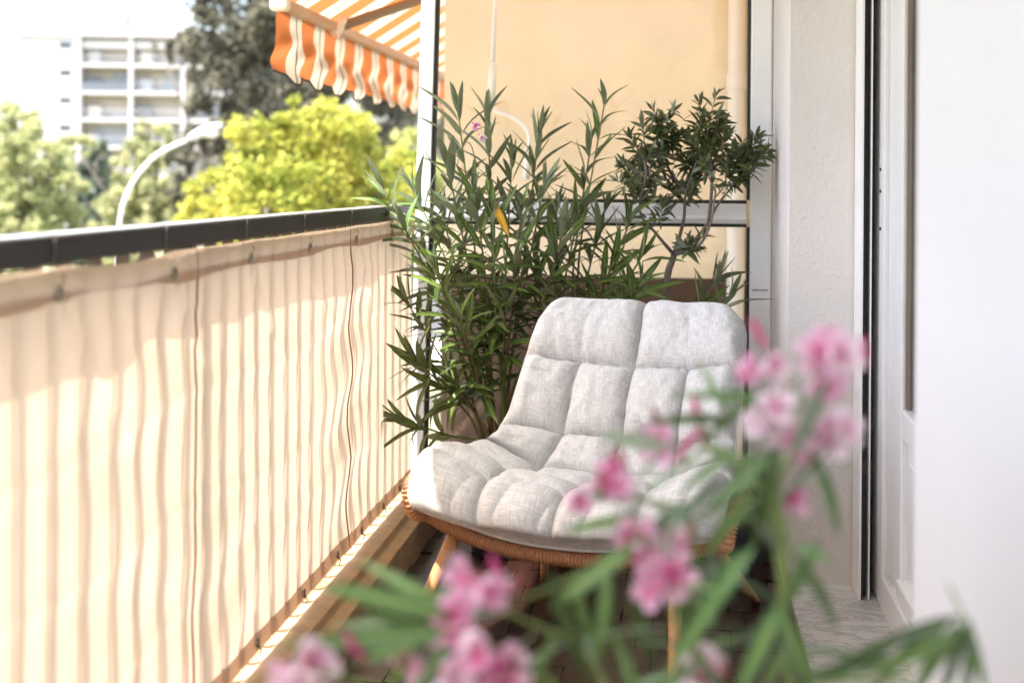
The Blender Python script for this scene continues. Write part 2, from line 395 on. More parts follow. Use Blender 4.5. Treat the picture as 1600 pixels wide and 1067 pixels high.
# ================================================================== PRIVACY SCREEN
ps = empty('privacy_screen', (XR, 0, .12)); tag(ps, 'beige cloth privacy screen laced to the dark handrail, glowing in the sun', 'screen')
TIES = [y for y in (-1.25, -.8, -.36, .09, .53, .96, 1.38)] + [at(px, 360, x=XR).y for px in (92, 265, 390, 480, 553, 608)]
def sag(y, amp):
    for a, b in zip(TIES, TIES[1:]):
        if a <= y <= b: return amp * (1.7 if abs(y - 2.0) < .25 or abs(y - .3) < .2 else .25) * sin(pi * (y - a) / (b - a))
    return 0
Z0, Z1, YA, YB = .150, .9605, -1.6, YP - .125
def fx(y, z):
    nv = noise.noise(Vector((y * 1.3, z * 1.1, 3.1)))
    yb = y + .0045 * sin(z * 2 * pi / .21 + 6 * noise.noise(Vector((y * .9, z * .8, 2)))) * max(0, .35 + 1.5 * noise.noise(Vector((y * .9 + 7, z * 1.2, 4))))
    q_ = ((yb + 2.45) / .103) % 1; q_ = min(q_, 1 - q_) * .103
    w1 = -.007 * max(0, 1 - q_ / .007) + .0028 * sin(y * 2 * pi / .31 + 1.3 * sin(z * 4 + y)) * (.5 + noise.noise(Vector((y * 1.1, 9, 0))))
    w2 = .0050 * sin(z * 2 * pi / .23 + 5 * noise.noise(Vector((y * 2.2, z * .6, .5)))) * max(0, .25 + 1.4 * noise.noise(Vector((y * 1.6 + 4, z * 2, 7))))
    w3 = .006 * nv
    cr = 0
    for zc, sl in ((.34, .02), (.52, -.03), (.70, .015), (.86, -.01)):
        dz = abs(z - zc - sl * (y - 2) - .012 * sin(y * 6)); cr += .0016 * max(0, 1 - dz / .018)
    # diagonal pull creases at the eyelets
    for ty in TIES:
        dy = y - ty
        if 0 < dy < .3:
            q = abs((Z1 - .05 - z) - dy * .9); cr += .006 * max(0, 1 - q / .03) * (1 - dy / .3)
    edge = min(1, (Z1 - z) / .06 + .2)
    return (w1 + w2 + w3) * edge + cr + .006
def fs(u, v):
    y = lerp(YA, YB, u); zt = Z1 - .034 - sag(y, .006); z = lerp(Z0, zt, v)
    return Vector((fx(y, z), y, z - .12)), (y, z)
grid(fs, 2000, 70).build('cloth', M['fabric'], ps, smooth=True)
def hs(u, v):
    y = lerp(YA, YB, u); zt = Z1 + .001 - sag(y, .006); zb = Z1 - .046 - .005 * (1 - sag(y, 1)) ** 2 - .004 * sin(y * 9) ; z = lerp(zb, zt, v)
    return Vector((fx(y, z) + .0035, y, z - .12)), (y, z)
grid(hs, 700, 6).build('top_hem', M['hem'], ps, smooth=True)
def hb(u, v):
    y = lerp(YA, YB, u); z = lerp(Z0 - .004, Z0 + .032, v)
    return Vector((fx(y, z) + .004 - .002 * v, y, z - .12)), (y, z)
grid(hb, 700, 5).build('bottom_hem', M['hem'], ps, smooth=True)
for px in (298, 540):
    y0 = at(px, 600, x=XR).y
    MB().tube([(fx(y0, z) + .003, y0 + .002 * sin(z * 13), z - .12) for z in [Z0 + (Z1 - Z0) * k / 60 for k in range(61)]], .0022, 6).build('seam', M['seam'], ps, smooth=True)
tor = MB()
for i in range(20):
    a = 2 * pi * i / 20
    for k in range(6):
        b = 2 * pi * k / 6; r_ = .0085 + .003 * cos(b); tor.v.append((.0025 * sin(b), r_ * cos(a), r_ * sin(a)))
for i in range(20):
    for k in range(6):
        tor.f.append((i * 6 + k, i * 6 + (k + 1) % 6, ((i + 1) % 20) * 6 + (k + 1) % 6, ((i + 1) % 20) * 6 + k))
torm = tor.mesh('eyelet', M['metal'], True)
for ty in TIES:
    ez = Z1 - .035; ex = XR + fx(ty, ez) + .006
    inst('eyelet', torm, Matrix.Translation((ex, ty - .02, ez)), ps)
    a = XR - .030
    loop = [(ex - XR, ty - .02, ez - .12), (ex - XR + .004, ty - .01, ez + .02 - .12), (-.0055, ty - .002, ZT - .039 - .12), (-.0055, ty, ZT - .02 - .12), (-.0055, ty + .001, ZT + .0050 - .12), (-.030, ty + .001, ZT + .0050 - .12), (-.060, ty, ZT + .0045 - .12), (-.060, ty - .001, ZT - .039 - .12), (-.02, ty - .015, ez - .12 + .012), (ex - XR - .004, ty - .02, ez - .12)]
    MB().tube(loop, .0010, 5).build('tie_cord', M['cord'], ps, smooth=True)
for py_ in [at(px, 900, x=XR).y for px in (120, 290, 395, 465, 520, 555, 590, 615)]:
    ez = Z0 + .014; ex = XR + fx(py_, ez) + .008
    inst('eyelet', torm, Matrix.Translation((ex, py_, ez)), ps)
    MB().tube([(ex - XR, py_, ez - .12), (ex - XR + .008, py_ + .004, ez - .135), (ex - XR + .002, py_ + .012, ez - .145)], .0015, 5).build('tie_cord', M['cord'], ps, smooth=True)

# ================================================================== NEIGHBOUR'S BALCONY
nw = empty('neighbour_wall', (-.4, YN, 0)); tag(nw, 'apricot rendered end wall of the next balcony behind the glass, shaded brown along its foot', 'wall')
xe = at(692, 500, y=YN).x
AX, AZ = at(440, 5, y=4.72).x, at(440, 5, y=4.72).z; RISE = .66
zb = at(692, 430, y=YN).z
wf = MB().box(xe + .4, XF + .399, 0, .22, zb + .002, 2.0)
wf.v = [(x, y, z if z < 1.9 else AZ + (x - .4 - AX) * RISE - .04) for x, y, z in wf.v]; wf.build('render_field', M['cream'], nw)
MB().box(xe + .395, XF + .399, -.012, .22, -.2, zb).build('shaded_base', M['wall_shade'], nw)  # dark strip: shade and reflection low on the wall, put into its colour
struct(MB().box(XF, 1.5, YP + .102, 9.6, -.2, 3.2), 'wall_neighbour_front', M['cream'])
pxx = at(1150, 300, y=YN - .05)
dp = empty('drainpipe', (pxx.x, YN - .05, 0)); tag(dp, 'white round drainpipe behind the glass in the corner of the apricot wall', 'pipe')
MB().lathe([(.034, 0), (.034, 1.44), (.039, 1.442), (.039, 1.50), (.034, 1.502), (.034, 2.45)], seg=24).build('pipe', M['white'], dp, smooth=False)
for z in (.7, 1.95): MB().lathe([(.035, z), (.042, z + .001), (.042, z + .025), (.035, z + .026)], seg=24).build('clamp', M['white'], dp)

# awning of the neighbour
AX, AZ = at(440, 5, y=4.72).x, at(440, 5, y=4.72).z
aw = empty('striped_awning', (AX, 4.72, AZ)); tag(aw, 'orange and cream striped awning with a scalloped valance outside the next balcony', 'awning')
def stripes(name):
    m = mat(name, (.85, .8, .7), .85); n, l = m.node_tree.nodes, m.node_tree.links; p = n['Principled BSDF']
    uv = n.new('ShaderNodeTexCoord'); sx = n.new('ShaderNodeSeparateXYZ'); l.new(uv.outputs['UV'], sx.inputs[0])
    fr = n.new('ShaderNodeMath'); fr.operation = 'FRACT'; l.new(sx.outputs[0], fr.inputs[0])
    rp = n.new('ShaderNodeValToRGB'); rp.color_ramp.interpolation = 'CONSTANT'; e = rp.color_ramp.elements
    org, crm, blk = (.40, .13, .04, 1), (.50, .43, .33, 1), (.03, .03, .03, 1)
    e[0].position = 0; e[0].color = org; e[1].position = .50; e[1].color = crm
    for pos, c_ in ((.725, blk), (.765, crm), (.985, org)):
        k = e.new(pos); k.color = c_
    l.new(fr.outputs[0], rp.inputs[0]); l.new(rp.outputs[0], p.inputs['Base Color'])
    tn = n.new('ShaderNodeBsdfTranslucent'); l.new(rp.outputs[0], tn.inputs[0])
    mx = n.new('ShaderNodeMixShader'); mx.inputs[0].default_value = .40
    l.new(p.outputs[0], mx.inputs[1]); l.new(tn.outputs[0], mx.inputs[2]); l.new(mx.outputs[0], n['Material Output'].inputs[0]); return m
M['awning'] = stripes('striped awning cloth')
AL, PER = 4.6, .335
RISE = .66
def af(u, v):
    y = u * AL; x = v * (XF - AX); return Vector((x, y, .02 + x * RISE + .02 * sin(v * pi) * -1)), (y / PER, v)
grid(af, 60, 14).build('canopy', M['awning'], aw, smooth=True)
def vf(u, v):
    y = u * AL; ph = (y / PER) % 1; sc = .035 * (1 if .40 < ph < 1.0 and False else 0)
    bot = -.235 - .03 * (max(0, sin((ph - .48) * pi / .52)) if ph > .48 else 0)
    z = lerp(bot, -.02, v)
    wv = .008 * sin(y * 2 * pi / (PER) + 3 * sin(z * 22)) * (1 - v * .8) + .012 * sin(z * 40 + y * 3) * (1 - v)
    yy = y + .007 * sin(z * 45 + y * 2) * (1 - v * .5) - (.06 * (1 - v) * max(0, 1 - y / .25))
    return Vector((-.015 + wv, yy, z)), (y / PER, v)
grid(vf, 560, 26).build('valance', M['awning'], aw, smooth=True)
def vb(u):
    p, _ = vf(u, 0); return p
MB().tube([vb(k / 560) for k in range(561)], .0045, 5).build('trim_piping', mat('black trim', (.03, .025, .02), .8), aw, smooth=True)
MB().box(-.022, .022, 0, AL, -.022, .016).build('front_bar', mat('beige bar', (.52, .38, .27), .5), aw, bevel=.006)
MB().box(-.03, .035, -.055, 0, -.032, .03).build('end_cap', mat('cream plastic', (.80, .70, .55), .5), aw, bevel=.012)
arm = MB().tube([(.01, .75, -.005), (.8, 1.0, .30), (XF - AX - .05, .55, .90)], .021, 10); arm.build('folding_arm', mat('taupe metal', (.26, .21, .16), .5), aw, smooth=True)
MB().tube([(.0, .73, -.03), (.03, .76, .03)], .03, 10).build('arm_joint', M['white'], aw)

# awning crank hanging behind the glass
ck = at(769, 150, y=5.3); cw = empty('awning_crank', tuple(ck)); tag(cw, 'white awning crank rod with a bent handle hanging behind the glass', 'crank handle')
q = lambda px, py: at(px, py, y=5.3) - ck
MB().tube([q(776, -260), q(774, 0), q(770, 100)], .0085, 10).build('rod', M['white'], cw, smooth=True)
MB().tube([q(770.5, 98), q(767, 160)], .0155, 12).build('grip', M['white'], cw, smooth=True)
MB().tube(smooth_path([q(767, 158), q(772, 172), q(800, 183), q(822, 200), q(828, 225), q(824, 262)], 24), .0095, 10).build('crank_arm', M['white'], cw, smooth=True)
MB().tube([q(827, 228), q(822, 280)], .0145, 12).build('grip', M['white'], cw, smooth=True)

# ================================================================== ARMCHAIR
CH = Vector((-.162, 3.32, 0)); CYAW = radians(-15)
ch = empty('lounge_chair', tuple(CH), CYAW); tag(ch, 'low lounge chair with a pale grey tufted cushion in a woven rattan shell', 'armchair')
# local frame: +x is the right side of the picture, -y is the front of the chair
CL = [(0.00, (-.318, .292)), (.05, (-.330, .318)), (.10, (-.300, .352)), (.18, (-.225, .352)), (.30, (-.09, .325)), (.40, (.020, .325)), (.47, (.085, .362)),
      (.55, (.140, .422)), (.68, (.220, .535)), (.82, (.295, .645)), (.93, (.345, .715)), (1.0, (.375, .752))]
def csm(tab, t):
    ts = [a for a, _ in tab]
    for i in range(len(tab) - 1):
        if t <= ts[i + 1] or i == len(tab) - 2:
            f = (t - ts[i]) / (ts[i + 1] - ts[i]); f = max(0, min(1, f))
            p = [tab[max(0, min(len(tab) - 1, i + k))][1] for k in (-1, 0, 1, 2)]
            r = []
            for c in range(len(p[0])):
                a, b, c_, d_ = (p[k][c] for k in range(4))
                r.append(.5 * (2 * b + (c_ - a) * f + (2 * a - 5 * b + 4 * c_ - d_) * f * f + (3 * b - a - 3 * c_ + d_) * f ** 3))
            return r
HW = [(0, .335), (.06, .355), (.15, .365), (.28, .36), (.38, .338), (.47, .307), (.6, .285), (.75, .281), (.86, .272), (.93, .255), (.97, .232), (1.0, .20)]
def centre(v):
    y, z = csm(CL, v); return y, z
def sheet(u, v, off=0, wk=1.0):
    y, z = centre(v); y2, z2 = centre(min(1, v + .01)); y1, z1 = centre(max(0, v - .01))
    ty, tz = y2 - y1, z2 - z1; L = math.hypot(ty, tz); ty /= L; tz /= L
    if v < .12:      # keep the sheet normal from swinging round at the lip
        k = v / .12; ny, nz = -tz, ty; n0 = Vector((0, -.75, .66)).normalized(); nn = Vector((0, ny, nz)).lerp(n0, 1 - k).normalized(); ny, nz = nn.y, nn.z
    else: ny, nz = -tz, ty
    hw = interp([(a, b) for a, b in HW], v) * wk; au = abs(u)
    wing = interp([(0, .085), (.15, .08), (.3, .085), (.45, .10), (.6, .07), (.8, .05), (1, .02)], v) * au ** 2.3
    back = .115 * max(0, 1 - v / .22) ** 1.3 * au ** 2.2       # the front corners sweep back
    x = u * hw
    zsh = 0
    if v > .9: zsh = -.035 * ((v - .9) / .1) ** 2 * au ** 3
    return Vector((x, y + back + ny * (wing + off), z + nz * (wing + off) + zsh)), Vector((0, ny, nz))
VS = [0.0, .145, .27, .42, .565, .752, 1.0]      # tufting seams along the length
US = [-1, -.5, 0, .5, 1]
def cell(val, seams, p=4):
    for a, b in zip(seams, seams[1:]):
        if val <= b: 
            q_ = (val - a) / (b - a); return 1 - abs(2 * q_ - 1) ** p, q_, a
    return 0, 1, 0
def front(i, j):
    u = -1 + 2 * i; v = j
    au = abs(u)
    v2 = v + .022 * u * u * (1 if .3 < v < .7 else .0) + .006 * noise.noise(Vector((u * 3, v * 6, 1)))
    u2 = u + .02 * noise.noise(Vector((u * 2, v * 8, 5)))
    cu, qu, _ = cell(max(-1, min(1, u2)), US, 3.2); cv, qv, _ = cell(max(0, min(1, v2)), VS, 3.2)
    top = v > VS[-2] + .0
    cuu = cu
    if top: cuu = lerp(cu, 1, .85 if abs(u2) > .25 else 0.0)     # upper row is only stitched down the middle
    pil = (max(0, cuu) ** .40) * (max(0, cv) ** .40)
    e = min(1, (1 - au) / .16); ev = min(1, v / .07, (1 - v) / .06)
    edge = sqrt(max(0, 1 - (1 - e) ** 2)) * sqrt(max(0, 1 - (1 - ev) ** 2))
    h = edge * (.016 + .056 * pil)
    # gathers running out from the seams
    if v < .2: h += edge * .014 * (abs(sin(u * 11 + .8 * sin(v * 30))) ** .5 - .6) * max(0, 1 - abs(v - .07) / .13)
    near = (1 - max(0, cv)) ** 3
    h += edge * .0012 * near * sin(u * 45 + 5 * noise.noise(Vector((u * 4, v * 4, 0))))
    neu = (1 - max(0, cuu)) ** 3
    h += edge * .0010 * neu * sin(v * 95 + 4 * noise.noise(Vector((u * 6, v * 4, 2))))
    h += edge * .006 * noise.noise(Vector((u * 3.1, v * 7, 11))) + edge * .0042 * noise.noise(Vector((u * 11, v * 24, 4)))
    p, n = sheet(u, v, h)
    return p, (u * .34, v * 1.25)
cu_ = grid(front, 220, 300)
nF = len(cu_.v)
def backf(i, j):
    u = -1 + 2 * i; v = j; e = min(1, (1 - abs(u)) / .1); ev = min(1, v / .04, (1 - v) / .05)
    h = -.014 * sqrt(max(0, 1 - (1 - e) ** 2)) * sqrt(max(0, 1 - (1 - ev) ** 2))
    p, n = sheet(u, v, h); return p, (u * .34 + .01, v * 1.25)
bk = grid(backf, 110, 150)
cushion = cu_; off_ = len(cushion.v)
cushion.v += bk.v; cushion.uv += bk.uv; cushion.f += [tuple(reversed([a + off_ for a in f])) for f in bk.f]
cushion.build('cushion', M['linen'], ch, smooth=True)
# piping seam round the edge of the cushion
def rimpts(off, wk, n=60, v0=0.0, v1=1.0):
    P = []
    P += [sheet(-1, lerp(v1, v0, k / n), off, wk)[0] for k in range(n)]
    P += [sheet(lerp(-1, 1, k / n), v0, off, wk)[0] for k in range(n)]
    P += [sheet(1, lerp(v0, v1, k / n), off, wk)[0] for k in range(n)]
    P += [sheet(lerp(1, -1, k / n), v1, off, wk)[0] for k in range(n + 1)]
    return P
MB().tube(rimpts(.0, 1.0), .0042, 6).build('piping', mat('grey piping', (.50, .49, .48), .9), ch, smooth=True)
# woven shell
def shl(i, j):
    u = -1 + 2 * i; p, n = sheet(u, lerp(.03, .93, j), -.034 - .012 * (1 - abs(u) ** 2), interp([(0, 1.0), (.3, .98), (.5, .90), (1, .88)], j))
    rib = .0022 * sin(j * 560); return p + n * rib, (u, j)
grid(shl, 40, 360).build('woven_shell', M['rope'], ch, smooth=True)
def rimw(u, v): return sheet(u, v, -.030, interp([(0, 1.03), (.3, 1.0), (.5, .92), (1, .88)], v))[0]
rim = [rimw(-1, lerp(.93, 0, k / 40)) for k in range(40)] + [rimw(lerp(-1, 1, k / 40), 0) for k in range(40)] + [rimw(1, lerp(0, .93, k / 40)) for k in range(40)] + [rimw(lerp(1, -1, k / 40), .93) for k in range(41)]
rim = [p + Vector((0, -.008 if p.y < -.1 else .0, -.004)) for p in rim]
# resample evenly and wrap with cord
def resample(P, step):
    out = [P[0]]; acc = 0
    for a, b in zip(P, P[1:]):
        L = (b - a).length
        if L < 1e-9: continue
        while acc + L >= step:
            t_ = (step - acc) / L; a = a.lerp(b, t_); L = (b - a).length; out.append(a); acc = 0
        acc += L
    return out
def chaikin(P, n):
    for _ in range(n):
        Q = [P[0]]
        for a, b in zip(P, P[1:]): Q += [a.lerp(b, .25), a.lerp(b, .75)]
        P = Q + [P[-1]]
    return P
rim = resample(chaikin(resample(rim, .03), 2), .0016)
rr = [.0165 + .0034 * sin(k * 2 * pi / 5.0 + .5 * sin(k * .13)) + .0008 * noise.noise(Vector((k * .05, 0, 0))) for k in range(len(rim))]
MB().tube(rim, rr, 12).build('rope_rim', M['rope'], ch, smooth=True)
# legs: (foot x, foot y) in the picture's right/front frame converted to local
CI = Matrix.Rotation(-CYAW, 3, 'Z')
def leg(foot, top):
    f = CI @ (Vector(foot) - CH); 
    pts = [f.lerp(Vector(top), k / 6) for k in range(7)]
    MB().tube(pts, [.0095, .0115, .013, .0145, .016, .0165, .017], 14).build('leg', M['wood'], ch, smooth=True)
leg((-.605, 3.02, .004), (-.27, -.25, .285))
leg((.0, 2.90, .004), (.24, -.235, .275))
leg((-.345, 3.76, .004), (-.17, .10, .30))
leg((.215, 3.66, .004), (.17, .10, .30))
for s in (-1, 1):
    MB().box(s * .2 - .012, s * .2 + .012, -.19, .13, .262, .283).build('seat_rail', M['wood'], ch, bevel=.004)
for yy in (-.16, .10):
    MB().box(-.225, .225, yy - .014, yy + .014, .242, .2615).build('cross_rail', M['wood'], ch, bevel=.004)

# ================================================================== PLANTS
def leaf_mesh(name, wid=.14, curl=.0, fold=.25, m=None, n=9, peak=.45):
    g_ = MB(); g_.uv = []
    for i in range(n + 1):
        t_ = i / n; hw = wid / 2 * (sin(pi * t_ ** .8) ** .75 if 0 < t_ < 1 else .0) + .004
        a = curl * t_ ; x = t_; z = -curl * t_ * t_ * .5 + .02 * sin(t_ * 5)
        for s in (-1, 0, 1):
            g_.v.append((x, s * hw, z + abs(s) * hw * fold)); g_.uv.append((.5 + s * .5, t_))
    for i in range(n):
        for s in range(2):
            a = i * 3 + s; g_.f.append((a, a + 3, a + 4, a + 1))
    return g_.mesh(name, m, True)
def frame(pos, dirv, up, L, wk=1):
    x = dirv.normalized(); y_ = up.cross(x)
    if y_.length < 1e-4: y_ = x.orthogonal()
    y_.normalize(); z_ = x.cross(y_)
    m = Matrix((x, y_, z_)).transposed().to_4x4() @ Matrix.Diagonal((L, L * wk, L, 1)); m.translation = pos; return m
LV = {}
for key, mt in (('leaf', 'leaf'), ('leaf_fg', 'leaf_fg'), ('leaf_small', 'leaf_small'), ('leaf_yellow', 'leaf_yellow')):
    wd = {'leaf': .155, 'leaf_fg': .145, 'leaf_small': .27, 'leaf_yellow': .2}[key]
    LV[key] = [leaf_mesh('leaf', wd, c_, fo, M[mt], n=8) for c_, fo in ((.05, .3), (.3, .4), (.7, .25), (-.25, .35), (.15, .6), (1.0, .3))]
def pot(name, c, r, h, label, cat='plant pot', square=None):
    e = empty(name, (c[0], c[1], .004)); tag(e, label, cat)
    if square:
        a, b = square
        m = MB(); m.box(-a, a, -b, b, 0, .012); m.box(-a, -a + .012, -b, b, .013, h); m.box(a - .012, a, -b, b, .013, h)
        m.box(-a + .013, a - .013, -b, -b + .012, .013, h); m.box(-a + .013, a - .013, b - .012, b, .013, h); m.build('tub', M['pot'], e)
        MB().box(-a + .014, a - .014, -b + .014, b - .014, .014, h - .03).build('soil', M['soil'], e)
    else:
        MB().lathe([(0, 0), (r * .74, 0), (r * .76, .004), (r * .95, h - .045), (r * .955, h - .04), (r * 1.03, h - .04), (r * 1.04, h - .003), (r * 1.01, h), (r * .95, h - .002), (r * .93, h - .03), (r * .90, h - .05)]).build('tub', M['pot'], e, smooth=False)
        MB().lathe([(0, h - .035), (r * .5, h - .03), (r * .92, h - .04)]).build('soil', M['soil'], e)
    return e
def branch(root, path, r0, r1, mt, n=18, seg=6):
    P = smooth_path(path, n); W_ = PW(root).inverted()
    rr_ = [lerp(r0, r1, (k / n) ** .8) for k in range(n + 1)]
    return P, MB().tube([W_ @ p for p in P], rr_, seg).build('branch', M[mt], root, smooth=True)
EXTRA = {}
def dress(root, br, P, key, L, start=.3, nodes=8, count=3, jit=.25, spread=(80, 26), rng=random, named=.5):
    # whorls of leaves up the branch, opening wide below and upright at the tip; a share of them are separate
    # leaf objects, the rest goes into one joined mass of leaves per plant
    ln = sum((b - a).length for a, b in zip(P, P[1:])); cum = [0]
    for a, b in zip(P, P[1:]): cum.append(cum[-1] + (b - a).length)
    k0 = rng.random() * 6; ex = EXTRA.setdefault(root, [key, []])
    for q in range(nodes + 1):
        tt = start + (1 - start) * (q / nodes) ** .82; tt = min(1, max(start, tt + rng.uniform(-.3, .3) / nodes * (1 - start))) if q < nodes else .998
        s_ = tt * ln; i = max(k for k in range(len(cum) - 1) if cum[k] <= s_); f = (s_ - cum[i]) / (cum[i + 1] - cum[i])
        p = P[i].lerp(P[i + 1], f); ax = (P[i + 1] - P[i]).normalized(); o = ax.orthogonal().normalized(); k0 += 1.05
        ang = radians(lerp(spread[0], spread[1], tt ** 2.5))
        for c_ in range(count + (2 if q == nodes else 0)):
            if rng.random() < .1 and q < nodes: continue
            aa = k0 + c_ * 2 * pi / count + rng.uniform(-jit, jit); an = ang + rng.uniform(-.25, .22)
            if q == nodes: an *= .65
            sd = Matrix.Rotation(aa, 3, ax) @ o
            dr = ax * cos(an) + sd * sin(an); dr.z -= .14 * (1 - tt)
            l_ = L * rng.uniform(.6, 1.1) * (.7 if q == nodes else 1)
            up = (ax * sin(an) - sd * cos(an)); up = (up + Vector([rng.uniform(-.35, .35) for _ in range(3)])).normalized()
            me = rng.choice(LV[key]); mx_ = frame(p + sd * .003, dr, up, l_, rng.uniform(.8, 1.15))
            if rng.random() < named: inst('leaf', me, mx_, br)
            else: ex[1].append((me, mx_))
def flush(root):
    key, L = EXTRA[root]; m = MB(); m.uv = []; W_ = PW(root).inverted()
    for me, mx_ in L:
        b = len(m.v); M_ = W_ @ mx_; m.v += [tuple(M_ @ v.co) for v in me.vertices]
        uvs = [None] * len(me.vertices)
        for lp in me.loops: uvs[lp.vertex_index] = tuple(me.uv_layers[0].data[lp.index].uv)
        m.uv += uvs; m.f += [tuple(b + i for i in p.vertices) for p in me.polygons]
    o = m.build('foliage', me.materials[0], root, smooth=True); o['kind'] = 'stuff'

rg = random.Random(11)
# --- left oleander in its pot
PA = (at(800, 720, y=4.08).x, 4.08)
pot('round_planter', PA, .155, .30, 'black round plastic pot holding the large oleander, half hidden behind the chair')
oa = empty('oleander_shrub', (PA[0], PA[1], .27)); tag(oa, 'large leafy oleander in the black round pot at the left behind the chair', 'oleander')
base = Vector((at(778, 700, y=4.08).x, 4.08, .27))
stemsA = [  # tip px, tip py, tip y, mid px, mid py
    (716, 176, 4.10, 748, 440), (762, 185, 4.20, 770, 420), (598, 292, 3.95, 690, 470), (648, 300, 4.15, 715, 450), (700, 262, 4.0, 735, 430),
    (742, 300, 3.92, 760, 450), (800, 250, 4.22, 790, 430), (850, 290, 4.05, 815, 470), (842, 210, 4.25, 815, 430), (690, 330, 4.22, 725, 470),
    (635, 470, 3.98, 715, 600), (650, 560, 3.92, 725, 640), (628, 655, 3.95, 700, 680), (680, 420, 3.90, 725, 540), (815, 330, 3.93, 800, 480),
    (770, 340, 3.88, 775, 500), (880, 360, 4.0, 835, 520), (720, 500, 3.86, 750, 600), (665, 395, 4.2, 715, 540), (790, 480, 3.95, 785, 590), (705, 590, 3.95, 745, 650)]
for i, (tx, ty_, yy, mx_, my_) in enumerate(stemsA):
    b0 = base + Vector((rg.uniform(-.03, .04), rg.uniform(-.03, .03), 0))
    m_ = at(mx_, my_, y=lerp(4.08, yy, .4)); tp = at(tx, ty_, y=yy)
    P, br = branch(oa, [b0, b0.lerp(m_, .5) + Vector((0, 0, .02)), m_, tp], .0068, .0022, 'stem' if i % 3 else 'stem_green')
    tall = (tp - b0).length
    dress(oa, br, P, 'leaf', .145, start=.42 if tall > .5 else .45, nodes=int(4 + tall * 9), rng=rg, named=.48)
flush(oa)
# yellowing leaf and faded blossoms
brY = branch(oa, [at(790, 420, y=3.9), at(783, 350, y=3.9), at(778, 318, y=3.88)], .003, .002, 'stem_green', 6)[1]
lf = inst('leaf', LV['leaf_yellow'][0], frame(at(773, 318, y=3.87), at(790, 358, y=3.86) - at(773, 318, y=3.87), Vector((0, -1, .1)), .10), brY); lf['label'] = 'yellowed leaf'

# petals
def petal_mesh():
    g_ = MB(); g_.uv = []
    for j in range(7):
        t_ = j / 6; hw = .09 + .28 * sin(min(1, t_ * 1.08) * pi * .62) ** 1.3
        if t_ > .8: hw *= sqrt(max(.02, 1 - ((t_ - .8) / .21) ** 2))
        for i in range(5):
            s = i / 2 - 1; g_.v.append((t_, s * hw, .22 * t_ * t_ - .25 * sin(t_ * 2.6) + .12 * s * s + .05 * sin(s * 5 + t_ * 4))); g_.uv.append((s * .5 + .5, t_))
    for j in range(6):
        for i in range(4):
            a = j * 5 + i; g_.f.append((a, a + 5, a + 6, a + 1))
    return g_
def pink(name, base_, tip):
    m = bpy.data.materials.new(name); m.use_nodes = True; n, l = m.node_tree.nodes, m.node_tree.links; p = n['Principled BSDF']
    uv = n.new('ShaderNodeTexCoord'); sx = n.new('ShaderNodeSeparateXYZ'); l.new(uv.outputs['UV'], sx.inputs[0])
    rp = n.new('ShaderNodeValToRGB'); rp.color_ramp.elements[0].position = .12; rp.color_ramp.elements[0].color = (*base_, 1)
    rp.color_ramp.elements[1].position = .75; rp.color_ramp.elements[1].color = (*tip, 1)
    l.new(sx.outputs[1], rp.inputs[0]); l.new(rp.outputs[0], p.inputs['Base Color']); p.inputs['Roughness'].default_value = .6
    t_ = n.new('ShaderNodeBsdfTranslucent'); l.new(rp.outputs[0], t_.inputs[0]); mx = n.new('ShaderNodeMixShader'); mx.inputs[0].default_value = .45
    l.new(p.outputs[0], mx.inputs[1]); l.new(t_.outputs[0], mx.inputs[2]); l.new(mx.outputs[0], n['Material Output'].inputs[0]); return m
M['pink'] = pink('pink petal', (.72, .14, .34), (.90, .58, .74)); M['pink2'] = pink('pale pink petal', (.80, .40, .56), (.92, .80, .85))
M['calyx'] = mat('reddish calyx', (.30, .08, .07), .6)
PT = [petal_mesh().mesh('petal', M['pink']), petal_mesh().mesh('petal', M['pink2'])]
for pm in PT: pm.polygons.foreach_set('use_smooth', [True] * len(pm.polygons))
cal = MB().lathe([(.0, -.9), (.05, -.88), (.10, -.55), (.09, -.35), (.20, .02)], seg=8)
CAL = cal.mesh('flower', M['calyx'], True); bud = MB().lathe([(0, -.5), (.08, -.45), (.11, -.1), (.16, .3), (.10, .7), (0, .95)], seg=10)
BUD = [bud.mesh('bud', M['calyx'], True), MB()]; b2 = MB().lathe([(0, -.5), (.08, -.45), (.11, -.1), (.17, .3), (.12, .8), (0, 1.1)], seg=10); BUD[1] = b2.mesh('bud', M['pink'], True)
def flower(root, pos, axis, size, rng, openness=1.0):
    x = axis.normalized(); fm = frame(pos, x, x.orthogonal(), size)   # x axis of the frame is the flower axis
    # lathe runs along z, so turn z onto the axis
    rot = x.to_track_quat('Z', 'Y').to_matrix().to_4x4(); mm = Matrix.Translation(pos) @ rot @ Matrix.Diagonal((size, size, size, 1))
    f = inst('flower', CAL, mm, root); pm = rng.choice(PT); a0 = rng.random() * 6
    for k in range(5):
        a = a0 + k * 2 * pi / 5 + rng.uniform(-.12, .12); tilt = radians(lerp(65, 18, openness) + rng.uniform(-18, 18))
        pmx = mm @ Matrix.Rotation(a, 4, 'Z') @ Matrix.Rotation(-tilt, 4, 'Y') @ Matrix.Translation((.06, 0, .03)) @ Matrix.Rotation(rng.uniform(-.2, .2), 4, 'X')
        o = bpy.data.objects.new('petal', pm); COL.objects.link(o); o.parent = f; o.matrix_parent_inverse = Matrix.Identity(4)
        o.matrix_local = mm.inverted() @ pmx
    return f
